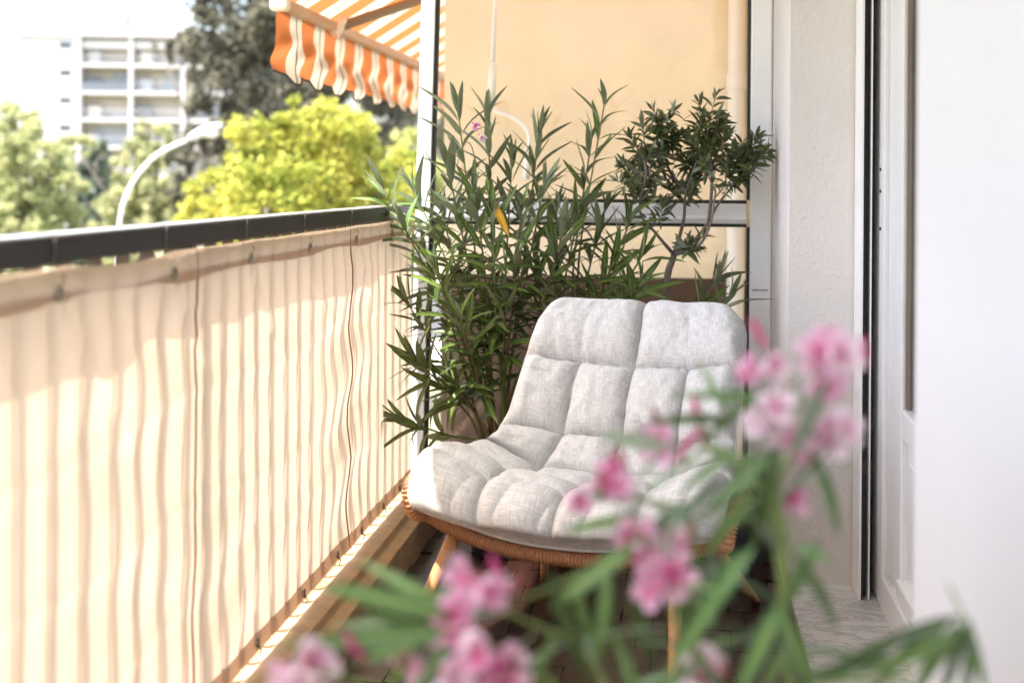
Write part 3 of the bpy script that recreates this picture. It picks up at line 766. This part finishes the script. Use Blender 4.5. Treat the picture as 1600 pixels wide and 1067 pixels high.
# fix parenting math: children of flowers are given in flower space
for px, py in ((742, 196), (752, 214)):
    flower(oa, at(px, py, y=3.95), Vector((.6, -.5, -.5)), .017, rg, .6)
for px, py in ((708, 240), (718, 262), (725, 268)):
    inst('bud', BUD[0], Matrix.Translation(at(px, py, y=3.95)) @ Matrix.Rotation(2.2, 4, 'Y') @ Matrix.Diagonal((.013, .013, .02, 1)), oa)
branch(oa, [at(745, 260, y=4.0), at(735, 225, y=3.96), at(722, 228, y=3.95), at(714, 262, y=3.95)], .0018, .001, 'stem', 8)

# --- second oleander, behind the backrest
PB = (-.27, 4.22)
pot('round_planter', PB, .12, .27, 'black round pot standing behind the middle of the chair')
ob = empty('oleander_shrub', (PB[0], PB[1], .24)); tag(ob, 'upright oleander in the middle between the big left oleander and the small tree', 'oleander')
baseB = Vector((PB[0], PB[1], .24))
stemsB = [(944, 165, 4.18, 905, 400), (925, 215, 4.25, 895, 430), (905, 330, 4.1, 880, 470), (985, 345, 4.1, 940, 460), (1003, 400, 4.0, 960, 480), (870, 330, 4.2, 870, 480),
          (945, 330, 4.22, 915, 450), (960, 410, 4.02, 930, 480), (1140, 462, 4.15, 1080, 560), (1118, 438, 4.22, 1060, 540), (838, 400, 4.1, 850, 520), (1000, 440, 3.98, 960, 520)]
for i, (tx, ty_, yy, mx_, my_) in enumerate(stemsB):
    m_ = at(mx_, my_, y=lerp(4.2, yy, .5)); tp = at(tx, ty_, y=yy); b0 = baseB + Vector((rg.uniform(-.03, .03), rg.uniform(-.03, .03), 0))
    P, br = branch(ob, [b0, b0.lerp(m_, .55), m_, tp], .006, .0022, 'stem')
    dress(ob, br, P, 'leaf', .138, start=.42, nodes=9, rng=rg, named=.75)

flush(ob)
# --- small tree at the right
PC = (.0, 4.2)
pot('square_planter', (.10, 4.19), .12, .22, 'dark square planter in the shade to the right behind the chair', square=(.18, .15))
oc = empty('bay_tree', (at(1042, 470, y=4.2).x, 4.2, .2)); tag(oc, 'little small-leaved tree with a bare forked grey trunk beside the white pillar', 'tree')
T0 = Vector((at(1036, 600, y=4.2).x, 4.2, .2)); T1 = at(1040, 465, y=4.2); T2 = at(1053, 398, y=4.2)
P = smooth_path([T0, T1, T2], 14); Wc = PW(oc).inverted()
MB().tube([Wc @ p for p in P], [lerp(.0125, .0095, k / 14) for k in range(15)], 10).build('trunk', M['bark'], oc, smooth=True)
limbs = {'a': [(1053, 398, 4.2), (1085, 375, 4.18), (1108, 345, 4.2), (1125, 315, 4.22), (1162, 272, 4.2)],
         'b': [(1053, 398, 4.2), (1068, 345, 4.24), (1072, 300, 4.22), (1090, 250, 4.2)],
         'c': [(1053, 398, 4.2), (1025, 365, 4.15), (1000, 330, 4.14), (1010, 270, 4.12)],
         'd': [(1072, 300, 4.22), (1045, 265, 4.28), (1035, 220, 4.24)],
         'e': [(1108, 345, 4.2), (1112, 290, 4.14), (1110, 230, 4.16)],
         'f': [(1053, 398, 4.2), (1090, 385, 4.1), (1110, 350, 4.1), (1118, 300, 4.12)]}
tips = []
for k, pts in limbs.items():
    P, br = branch(oc, [at(a, b, y=c_) for a, b, c_ in pts], .0065, .003, 'bark', 16)
    tips.append((k, P, br))
subs = [('c', 985, 215), ('c', 1005, 190), ('c', 975, 255), ('d', 1020, 172), ('d', 1045, 185), ('d', 1050, 215), ('b', 1075, 215), ('b', 1065, 250), ('e', 1092, 160), ('e', 1118, 150),
        ('e', 1125, 195), ('e', 1135, 215), ('b', 1095, 190), ('a', 1180, 215), ('a', 1160, 225), ('a', 1195, 240), ('a', 1172, 245), ('e', 1095, 270), ('b', 1050, 290), ('c', 1005, 290),
        ('c', 1030, 255), ('f', 1135, 255), ('f', 1090, 225), ('a', 1145, 240), ('d', 1030, 235), ('c', 990, 300), ('b', 1080, 300), ('f', 1070, 385), ('c', 1035, 320)]
tot = 0
TD = {k: (P, br) for k, P, br in tips}
for k, tx, ty_ in subs:
    P, br = TD[k]; tp = at(tx, ty_, y=4.2 + rg.uniform(-.09, .09))
    st = min(P[6:], key=lambda p_: (p_ - tp).length + rg.uniform(0, .04))
    sp = smooth_path([st, st.lerp(tp, .5) + Vector((rg.uniform(-.015, .015), 0, -.012)), tp], 8)
    W_ = PW(oc).inverted(); tw_ = MB().tube([W_ @ p_ for p_ in sp], [.0028, .0026, .0024, .0022, .002, .0018, .0016, .0014, .0012], 5).build('twig', M['bark'], oc, smooth=True)
    dress(oc, tw_, sp, 'leaf_small', .052, start=.2, nodes=7, count=3, spread=(80, 35), rng=rg, named=.36)
    for _ in range(2):
        a_ = sp[rg.randint(2, 6)]; e_ = a_ + Vector((rg.uniform(-.05, .05), rg.uniform(-.05, .05), rg.uniform(-.01, .06))); dress(oc, tw_, [a_, a_.lerp(e_, .5), e_], 'leaf_small', .048, start=.25, nodes=3, count=3, spread=(80, 35), rng=rg, named=.25)
flush(oc)

# --- front oleander (out of focus)
of = empty('flowering_oleander', (.13, 1.12, .30)); tag(of, 'pink flowering oleander close to the lens, blurred across the lower right', 'oleander')
pot('glazed_planter', (.13, 1.12), .15, .30, 'round black pot of the pink flowering oleander in the foreground')
fr = random.Random(5)
NEAR = .97
def A(px, py, d=1.25): return at(px, py, d=d * NEAR)
fb = Vector((.13, 1.10, .28))
stemsF = [([(1235, 1067, 1.22), (1222, 900, 1.22), (1205, 800, 1.24), (1215, 720, 1.25)], .0062),
          ([(1225, 980, 1.22), (1225, 840, 1.2), (1215, 760, 1.2), (1262, 660, 1.22)], .005),
          ([(1222, 860, 1.22), (1175, 740, 1.24), (1120, 700, 1.26), (1045, 700, 1.28)], .0034),
          ([(1100, 1067, 1.25), (1085, 900, 1.25), (1075, 800, 1.27), (990, 780, 1.28)], .0034),
          ([(1120, 1080, 1.2), (1060, 980, 1.2), (1045, 930, 1.2), (1035, 880, 1.2)], .003),
          ([(960, 1100, 1.18), (900, 1010, 1.18), (800, 960, 1.18), (740, 930, 1.18)], .0034),
          ([(900, 1120, 1.15), (820, 1040, 1.15), (740, 1000, 1.15), (690, 960, 1.15)], .0036),
          ([(760, 1130, 1.12), (640, 1090, 1.12), (540, 1060, 1.12), (490, 1045, 1.12)], .003),
          ([(1260, 1100, 1.15), (1400, 1060, 1.15), (1480, 1000, 1.15), (1505, 955, 1.15)], .003),
          ([(1000, 840, 1.22), (900, 900, 1.2), (780, 950, 1.19)], .0022)]
for pts, r_ in stemsF:
    first = A(*pts[0]); P0 = [fb.lerp(first, .02), fb.lerp(first, .6) + Vector((0, 0, -.02))] if pts[0][1] > 1000 else []
    branch(of, P0 + [A(*p_) for p_ in pts], r_, r_ * .5, 'stem_green', 20, 8)
for (pts, r_), nd in zip(stemsF[:6], (4, 4, 5, 4, 3, 4)):
    P_, br_ = branch(of, [A(*p_) for p_ in pts], r_ * .6, r_ * .4, 'stem', 16, 6)
    dress(of, br_, P_, 'leaf_fg', .088, start=.1, nodes=nd, count=2, rng=fr, named=1.01, spread=(60, 40))
LEAVES = [  # x0,y0,x1,y1,depth,width factor
    (1222, 690, 1165, 865, 1.18, 1.1), (1180, 850, 1030, 1060, 1.15, 1.1), (1262, 700, 1322, 845, 1.22, .9), (1150, 658, 1005, 656, 1.27, 1.0), (1145, 655, 1088, 560, 1.3, .8),
    (1245, 640, 1085, 590, 1.25, .7), (1235, 860, 1345, 1000, 1.2, .8), (1220, 700, 1090, 800, 1.22, 1.0), (1190, 770, 1060, 880, 1.2, 1.0), (1150, 700, 1060, 770, 1.25, 1.0),
    (1105, 780, 950, 870, 1.22, 1.0), (1010, 835, 860, 950, 1.2, 1.15), (950, 880, 935, 1070, 1.2, 1.0), (900, 900, 925, 1060, 1.2, .9), (1080, 880, 1140, 1010, 1.22, .8),
    (1100, 870, 1030, 1010, 1.2, .9), (860, 890, 925, 1080, 1.1, .9), (1150, 860, 1085, 960, 1.18, 1.0), (1215, 950, 1150, 1090, 1.12, 1.3), (1225, 960, 1275, 1090, 1.12, 1.2),
    (1235, 1000, 1180, 1100, 1.1, 1.3), (1210, 930, 1245, 1080, 1.15, 1.0),
    (700, 960, 498, 912, 1.15, 1.15), (700, 950, 580, 885, 1.17, 1.2), (705, 985, 445, 1000, 1.13, 1.1), (690, 990, 545, 1040, 1.15, 1.1), (660, 985, 595, 1085, 1.14, 1.3),
    (690, 970, 520, 975, 1.2, 1.0), (700, 1000, 640, 1100, 1.12, 1.3), (720, 990, 560, 950, 1.2, 1.1),
    (1500, 960, 1240, 1055, 1.14, 1.0), (1505, 960, 1478, 905, 1.15, .9), (1510, 975, 1350, 1075, 1.12, 1.2), (1500, 970, 1420, 1090, 1.12, 1.3), (1515, 965, 1470, 1100, 1.13, 1.2),
    (1510, 960, 1540, 1100, 1.14, 1.3), (1520, 985, 1500, 1110, 1.12, 1.4), (1495, 965, 1300, 1085, 1.16, 1.1), (1505, 990, 1390, 1100, 1.18, 1.3), (1250, 1060, 1400, 1020, 1.17, 1.1),
    (1280, 1075, 1440, 975, 1.18, 1.0), (1030, 1090, 1110, 1010, 1.15, 1.0), (1160, 1100, 1080, 1030, 1.14, 1.2), (1000, 1100, 960, 990, 1.15, 1.2),
    (820, 1100, 870, 980, 1.15, .9), (985, 900, 1020, 1060, 1.24, .8), (1180, 700, 1130, 830, 1.26, .9), (1140, 830, 1215, 740, 1.26, 1.0), (1205, 640, 1140, 600, 1.3, .8),
    (1100, 690, 1180, 620, 1.28, .9), (1180, 760, 1100, 700, 1.27, 1.0), (1060, 820, 1130, 740, 1.27, 1.1), (1300, 650, 1345, 740, 1.27, .7), (880, 830, 1010, 800, 1.28, .9)]
for x0, y0, x1, y1, dd, wk in LEAVES:
    a, b = A(x0, y0, dd), A(x1, y1, dd + fr.uniform(-.03, .03)); v_ = b - a
    n_ = Vector((fr.uniform(-.5, .5), -1, fr.uniform(.0, .9)))
    inst('leaf', fr.choice(LV['leaf_fg']), frame(a, v_, n_, v_.length, wk * min(1.1, .115 / v_.length) * (.6 if x0 > 1240 and y0 > 900 else .8)), of)
CL_ = [(1275, 570, 1.22, 6, 44), (1212, 650, 1.22, 3, 26), (1295, 672, 1.23, 3, 24), (1240, 690, 1.24, 2, 14), (1205, 560, 1.25, 1, 8), (1155, 575, 1.27, 1, 8), (1240, 772, 1.24, 1, 6), (1038, 690, 1.27, 1, 8), (958, 765, 1.26, 2, 18), (895, 795, 1.25, 1, 10),
       (1038, 915, 1.19, 3, 26), (1000, 855, 1.22, 2, 14), (1055, 840, 1.24, 1, 14), (750, 908, 1.17, 3, 28), (715, 985, 1.15, 3, 24), (765, 1048, 1.14, 5, 42), (690, 1060, 1.13, 3, 26), (475, 1042, 1.12, 4, 28), (1105, 1055, 1.2, 2, 20), (640, 1030, 1.14, 1, 12), (800, 1060, 1.15, 2, 20)]
for cx, cy, dd, nf, sp in CL_:
    for k in range(nf):
        a = fr.random() * 2 * pi; r_ = sp * sqrt((k + .3) / nf)
        p_ = A(cx + r_ * cos(a), cy + r_ * sin(a) * .9, dd + fr.uniform(-.02, .02))
        ax = Vector((cos(a) * .7, -1 + fr.uniform(-.3, .5), -sin(a) * .6 + (.1 if cy < 800 else -.15)))
        flower(of, p_, ax, fr.uniform(.017, .023), fr, fr.uniform(.35, 1.25))
for bx, by, dd in ((1090, 650, 1.28), (1070, 700, 1.27), (1100, 690, 1.28), (1030, 660, 1.28), (1320, 540, 1.26), (1190, 530, 1.26), (1350, 560, 1.27), (960, 740, 1.27), (975, 720, 1.27), (1010, 880, 1.22), (985, 860, 1.22),
                   (1060, 870, 1.23), (780, 900, 1.18), (800, 920, 1.18), (560, 1020, 1.13), (1075, 840, 1.25), (1165, 1060, 1.2), (1060, 720, 1.27), (1130, 1062, 1.2), (940, 760, 1.26)):
    dirb = Vector((fr.uniform(-.6, .6), -.3, 1)).to_track_quat('Z', 'Y').to_matrix().to_4x4()
    inst('bud', fr.choice(BUD), Matrix.Translation(A(bx, by, dd)) @ dirb @ Matrix.Diagonal((.021, .021, .021, 1)), of)

# ================================================================== BACKGROUND
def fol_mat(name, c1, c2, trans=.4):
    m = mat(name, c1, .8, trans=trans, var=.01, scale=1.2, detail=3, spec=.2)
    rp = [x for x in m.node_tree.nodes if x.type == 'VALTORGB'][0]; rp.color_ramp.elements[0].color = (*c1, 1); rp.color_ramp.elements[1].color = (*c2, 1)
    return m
def tree(name, label, d_, lobes, material, n, leaf, trunkpx, seed, droop=.0, bark='bark', group=None, gap=.35):
    rr = random.Random(seed); k = d_ / F_PX; b = at(trunkpx, HY, d=d_)
    e = empty(name, (b.x, b.y, GZ)); tag(e, label, 'tree', group)
    L_ = [(at(px, py, d=d_ + rr.uniform(-.4, .4) * r * k), r * k, wgt) for px, py, r, wgt in lobes]
    # trunk with limbs reaching into every clump
    top = max(p.z for p, _, _ in L_); tr = MB(); mid = Vector((b.x, b.y, (GZ + min(p.z for p, _, _ in L_)) / 2 + .5))
    tb = d_ * .0035 + .10
    pa = smooth_path([Vector((b.x, b.y, GZ)), mid, Vector((b.x + .1, b.y, mid.z + (top - mid.z) * .7))], 8)
    inv = Matrix.Translation((-b.x, -b.y, -GZ))
    tr.tube([inv @ p for p in pa], [tb * lerp(1, .35, i / 8) for i in range(9)], 9).build('trunk', M[bark], e, smooth=True)
    lm = MB()
    for p, r, _ in L_:
        st = pa[rr.randint(3, 8)]; lm.tube([inv @ q_ for q_ in smooth_path([st, st.lerp(p, .5) + Vector((0, 0, -.1 * r)), p], 6)], [tb * .35 * lerp(1, .3, i / 6) for i in range(7)], 6)
    lm.build('limbs', M[bark], e, smooth=True)
    # clumps of leaf-sized faces, denser at the clump centres
    V, Fc = [], []; W_ = sum(r * r * wg for _, r, wg in L_)
    for p, r, wg in L_:
        cnt = int(n * r * r * wg / W_); nc = max(6, int(cnt / 70)); cl = []
        for _ in range(nc):
            v_ = Vector([rr.gauss(0, 1) for _ in range(3)]).normalized() * r * rr.uniform(.35, 1.0) ** .6
            cl.append((p + v_, r * rr.uniform(.10, .26)))
        for _ in range(cnt):
            c_, cr_ = rr.choice(cl); q_ = c_ + Vector([rr.gauss(0, .5) for _ in range(3)]) * cr_; q_.z -= droop * rr.random() * cr_
            s = leaf * rr.uniform(.6, 1.3); a = Vector([rr.gauss(0, 1) for _ in range(3)]).normalized(); o = a.orthogonal().normalized() * .5
            q_ = inv @ q_; i0 = len(V); V += [q_ - a * s * .5, q_ + o * s * .5, q_ + a * s * .5, q_ - o * s * .5]; Fc.append((i0, i0 + 1, i0 + 2, i0 + 3))
    m = MB(); m.v = V; m.f = Fc; m.build('crown', material, e)
    return e
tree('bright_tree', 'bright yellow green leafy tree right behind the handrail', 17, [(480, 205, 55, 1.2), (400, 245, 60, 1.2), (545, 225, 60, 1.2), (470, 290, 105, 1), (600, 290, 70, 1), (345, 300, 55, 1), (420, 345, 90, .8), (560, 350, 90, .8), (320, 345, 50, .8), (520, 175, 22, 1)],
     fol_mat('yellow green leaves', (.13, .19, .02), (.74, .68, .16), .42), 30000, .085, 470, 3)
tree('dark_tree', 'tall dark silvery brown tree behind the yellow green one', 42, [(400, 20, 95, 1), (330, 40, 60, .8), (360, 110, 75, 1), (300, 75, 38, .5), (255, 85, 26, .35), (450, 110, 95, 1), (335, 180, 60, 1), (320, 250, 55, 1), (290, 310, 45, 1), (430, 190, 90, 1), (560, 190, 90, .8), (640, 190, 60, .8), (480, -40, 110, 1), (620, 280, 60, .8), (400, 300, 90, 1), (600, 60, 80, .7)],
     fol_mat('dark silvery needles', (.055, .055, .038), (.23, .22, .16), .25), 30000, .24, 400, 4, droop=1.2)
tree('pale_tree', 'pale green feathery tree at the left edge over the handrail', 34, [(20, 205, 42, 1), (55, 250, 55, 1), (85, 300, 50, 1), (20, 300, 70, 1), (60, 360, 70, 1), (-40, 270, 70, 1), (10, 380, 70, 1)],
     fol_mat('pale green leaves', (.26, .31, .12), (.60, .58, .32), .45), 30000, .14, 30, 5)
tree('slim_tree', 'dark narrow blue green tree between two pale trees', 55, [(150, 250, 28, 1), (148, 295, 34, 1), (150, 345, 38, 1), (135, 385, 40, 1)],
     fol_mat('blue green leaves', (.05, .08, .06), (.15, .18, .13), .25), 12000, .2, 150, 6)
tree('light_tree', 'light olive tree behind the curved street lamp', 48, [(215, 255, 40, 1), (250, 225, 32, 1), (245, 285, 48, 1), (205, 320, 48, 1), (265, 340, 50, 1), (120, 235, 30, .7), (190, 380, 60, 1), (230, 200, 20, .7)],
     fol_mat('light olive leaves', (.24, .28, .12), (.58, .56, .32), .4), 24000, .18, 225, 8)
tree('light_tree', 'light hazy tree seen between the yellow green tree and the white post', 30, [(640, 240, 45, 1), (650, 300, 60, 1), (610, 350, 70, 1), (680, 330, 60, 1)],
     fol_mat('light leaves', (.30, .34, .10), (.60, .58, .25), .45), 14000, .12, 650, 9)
far = []
V, Fc = [], []; rr = random.Random(20)
for i in range(26000):
    a = rr.uniform(-75, 10); y = 170 + rr.uniform(-15, 15); x = rr.uniform(-150, 40); z = GZ + rr.uniform(0, 1) ** .8 * (8 + 3 * noise.noise(Vector((x * .05, 0, 0))) + 2.5 * noise.noise(Vector((x * .2, 1, 0))))
    s = rr.uniform(.4, 1.0); p = Vector((x, y, z)); q_ = Vector([rr.gauss(0, 1) for _ in range(3)]).normalized(); o = q_.orthogonal().normalized(); i0 = len(V)
    V += [p - q_ * s, p + o * s, p + q_ * s, p - o * s]; Fc.append((i0, i0 + 1, i0 + 2, i0 + 3))
fm_ = MB(); fm_.v = V; fm_.f = Fc; o = fm_.build('distant_woodland', fol_mat('distant leaves', (.12, .16, .06), (.30, .32, .16), .35)); tag(o, 'far band of trees along the horizon', 'trees', kind='stuff')

# street lamp
lp0 = at(186, 360, d=30)
lp = empty('street_lamp', (lp0.x, lp0.y, GZ)); tag(lp, 'white street lamp on a curved arm rising over the handrail', 'street lamp')
lq = lambda px, py: at(px, py, d=30) - Vector((lp0.x, lp0.y, GZ))
MB().tube([(0, 0, 0), (0, 0, 3.5), *smooth_path([lq(184, 420), lq(188, 340), lq(205, 290), lq(238, 248), lq(272, 228), lq(292, 220)], 24)], .038, 12).build('pole', mat('white lamp paint', (.75, .74, .70), .4), lp, smooth=True)
hd = MB(); c0 = lq(296, 217); c1 = lq(348, 196); ax = (c1 - c0)
for i in range(13):
    t_ = i / 12; p = c0 + ax * t_; wz = .15 * sin(pi * min(1, t_ * .86 + .12)) ** .6
    for k in range(14):
        a = 2 * pi * k / 14; hd.v.append((p.x + 0, p.y + wz * 1.1 * cos(a), p.z + wz * (.95 if sin(a) > 0 else .55) * sin(a)))
for i in range(12):
    for k in range(14): hd.f.append((i * 14 + k, i * 14 + (k + 1) % 14, (i + 1) * 14 + (k + 1) % 14, (i + 1) * 14 + k))
hd.f.append(tuple(range(14))); hd.f.append(tuple(range(168, 182)))
hd.build('lamp_head', mat('grey lamp shell', (.62, .64, .66), .35), lp, smooth=True)
gl = MB(); cm = c0.lerp(c1, .62)
gl.lathe([(0, -.16), (.10, -.15), (.2, -.09), (.22, -.04)], c=tuple(cm), seg=14); gl.build('lens', mat('lamp lens', (.75, .75, .72), .2), lp, smooth=True)

# apartment block
BD = 143.0; bk0 = at(28, 56, d=BD)
BR = YAW + radians(4)
ap = empty('apartment_block', (bk0.x, bk0.y, GZ), BR); tag(ap, 'white apartment block with recessed balconies far behind the trees', 'building')
s_ = BD / F_PX; H = bk0.z - GZ
bw = mat('white facade', (.50, .495, .49), .85, var=.03, scale=.3); bgm = mat('shaded loggia wall', (.56, .51, .45), .9); bwin = mat('loggia window', (.36, .38, .40), .2, var=.2, scale=.4)
bcur = mat('cream blind', (.52, .47, .40), .8); bslit = mat('stair window', (.04, .06, .08), .3); bdk = mat('dark balcony cloth', (.13, .15, .18), .8); bbl = mat('grey blind', (.42, .45, .48), .6)
X = lambda px: (px - 28) * s_; Zf = lambda py: H - (py - 56) * s_
MB().box(0, X(119), 0, 14, 0, H).build('blind_wall', bw, ap)
MB().box(X(119), X(420), 1.9, 14, 0, H).build('core', bgm, ap)
MB().box(-.2, X(420), -.2, 14, H + .01, H + .5).build('roof_edge', bw, ap)
for px in (119, 199, 280, 360): MB().box(X(px), X(px + 6), -.1, 1.89, 0, H).build('fin_wall', bw, ap)
for i in range(8):
    py = 66 + 43 * i; zt = Zf(py)
    MB().box(X(92), X(110), -.04, .3, zt - 8 * s_, zt - 0).build('window', bslit, ap)
    zf = Zf(98 + 43 * i)
    for a, b in ((125, 199), (205, 280), (286, 360)):
        MB().box(X(a) + .01, X(b) - .01, -.05, 1.88, zf - .35, zf - 0.0).build('balcony_slab', bw, ap)
        if zf > 1:
            if i == 1 and a == 125: MB().box(X(a) + .02, X(b) - .05, -.06, 0, zf + .01, zf + .9).build('balcony_cloth', bdk, ap)
            else:
                m = MB(); n_ = 14
                for k in range(n_ + 1): m.box(lerp(X(a), X(b), k / n_) - .03, lerp(X(a), X(b), k / n_) + .03, 0, .05, zf + .01, zf + .9)
                m.box(X(a), X(b), -.01, .06, zf + .901, zf + .96); m.build('balustrade', bw if (i + a) % 2 else bbl, ap)
            w0 = lerp(X(a), X(b), .28); w1 = lerp(X(a), X(b), .92)
            if i == 0: w0 = X(a) + .3
            MB().box(w0, w1, 1.80, 1.895, zf + .02, zf + 2.1).build('window', [bwin, bbl, bwin, bcur][(i * 3 + a // 40) % 4], ap)
            hb_ = [.0, .9, .4, 1.4, .2][(i * 2 + a // 30) % 5]
            if hb_: MB().box(w0, lerp(w0, w1, .5 + .5 * ((i + a) % 2)), 1.74, 1.79, zf + 2.1 - hb_, zf + 2.1).build('blind', bcur, ap)
            xp = lerp(X(a), X(b), .15 + .13 * ((i * 5 + a) % 5)); MB().box(xp, xp + 1.1, .5, 1.2, zf + .02, zf + 1.25).build('planter_box', [bdk, bgm, bwin][(i + a) % 3], ap)
            if i == 0: MB().box(X(a) + .05, X(b) - .05, 0.3, .4, zf + 1.55, zf + 2.35).build('roller_blind', mat('pale blind', (.6, .58, .57), .8), ap)
for px, w_, h_ in ((150, 3, 2.6), (175, 1.2, 2.0), (205, 1.0, 1.6)): MB().box(X(px), X(px) + w_, 4, 6, H + .5, H + .5 + h_).build('chimney', bw, ap)
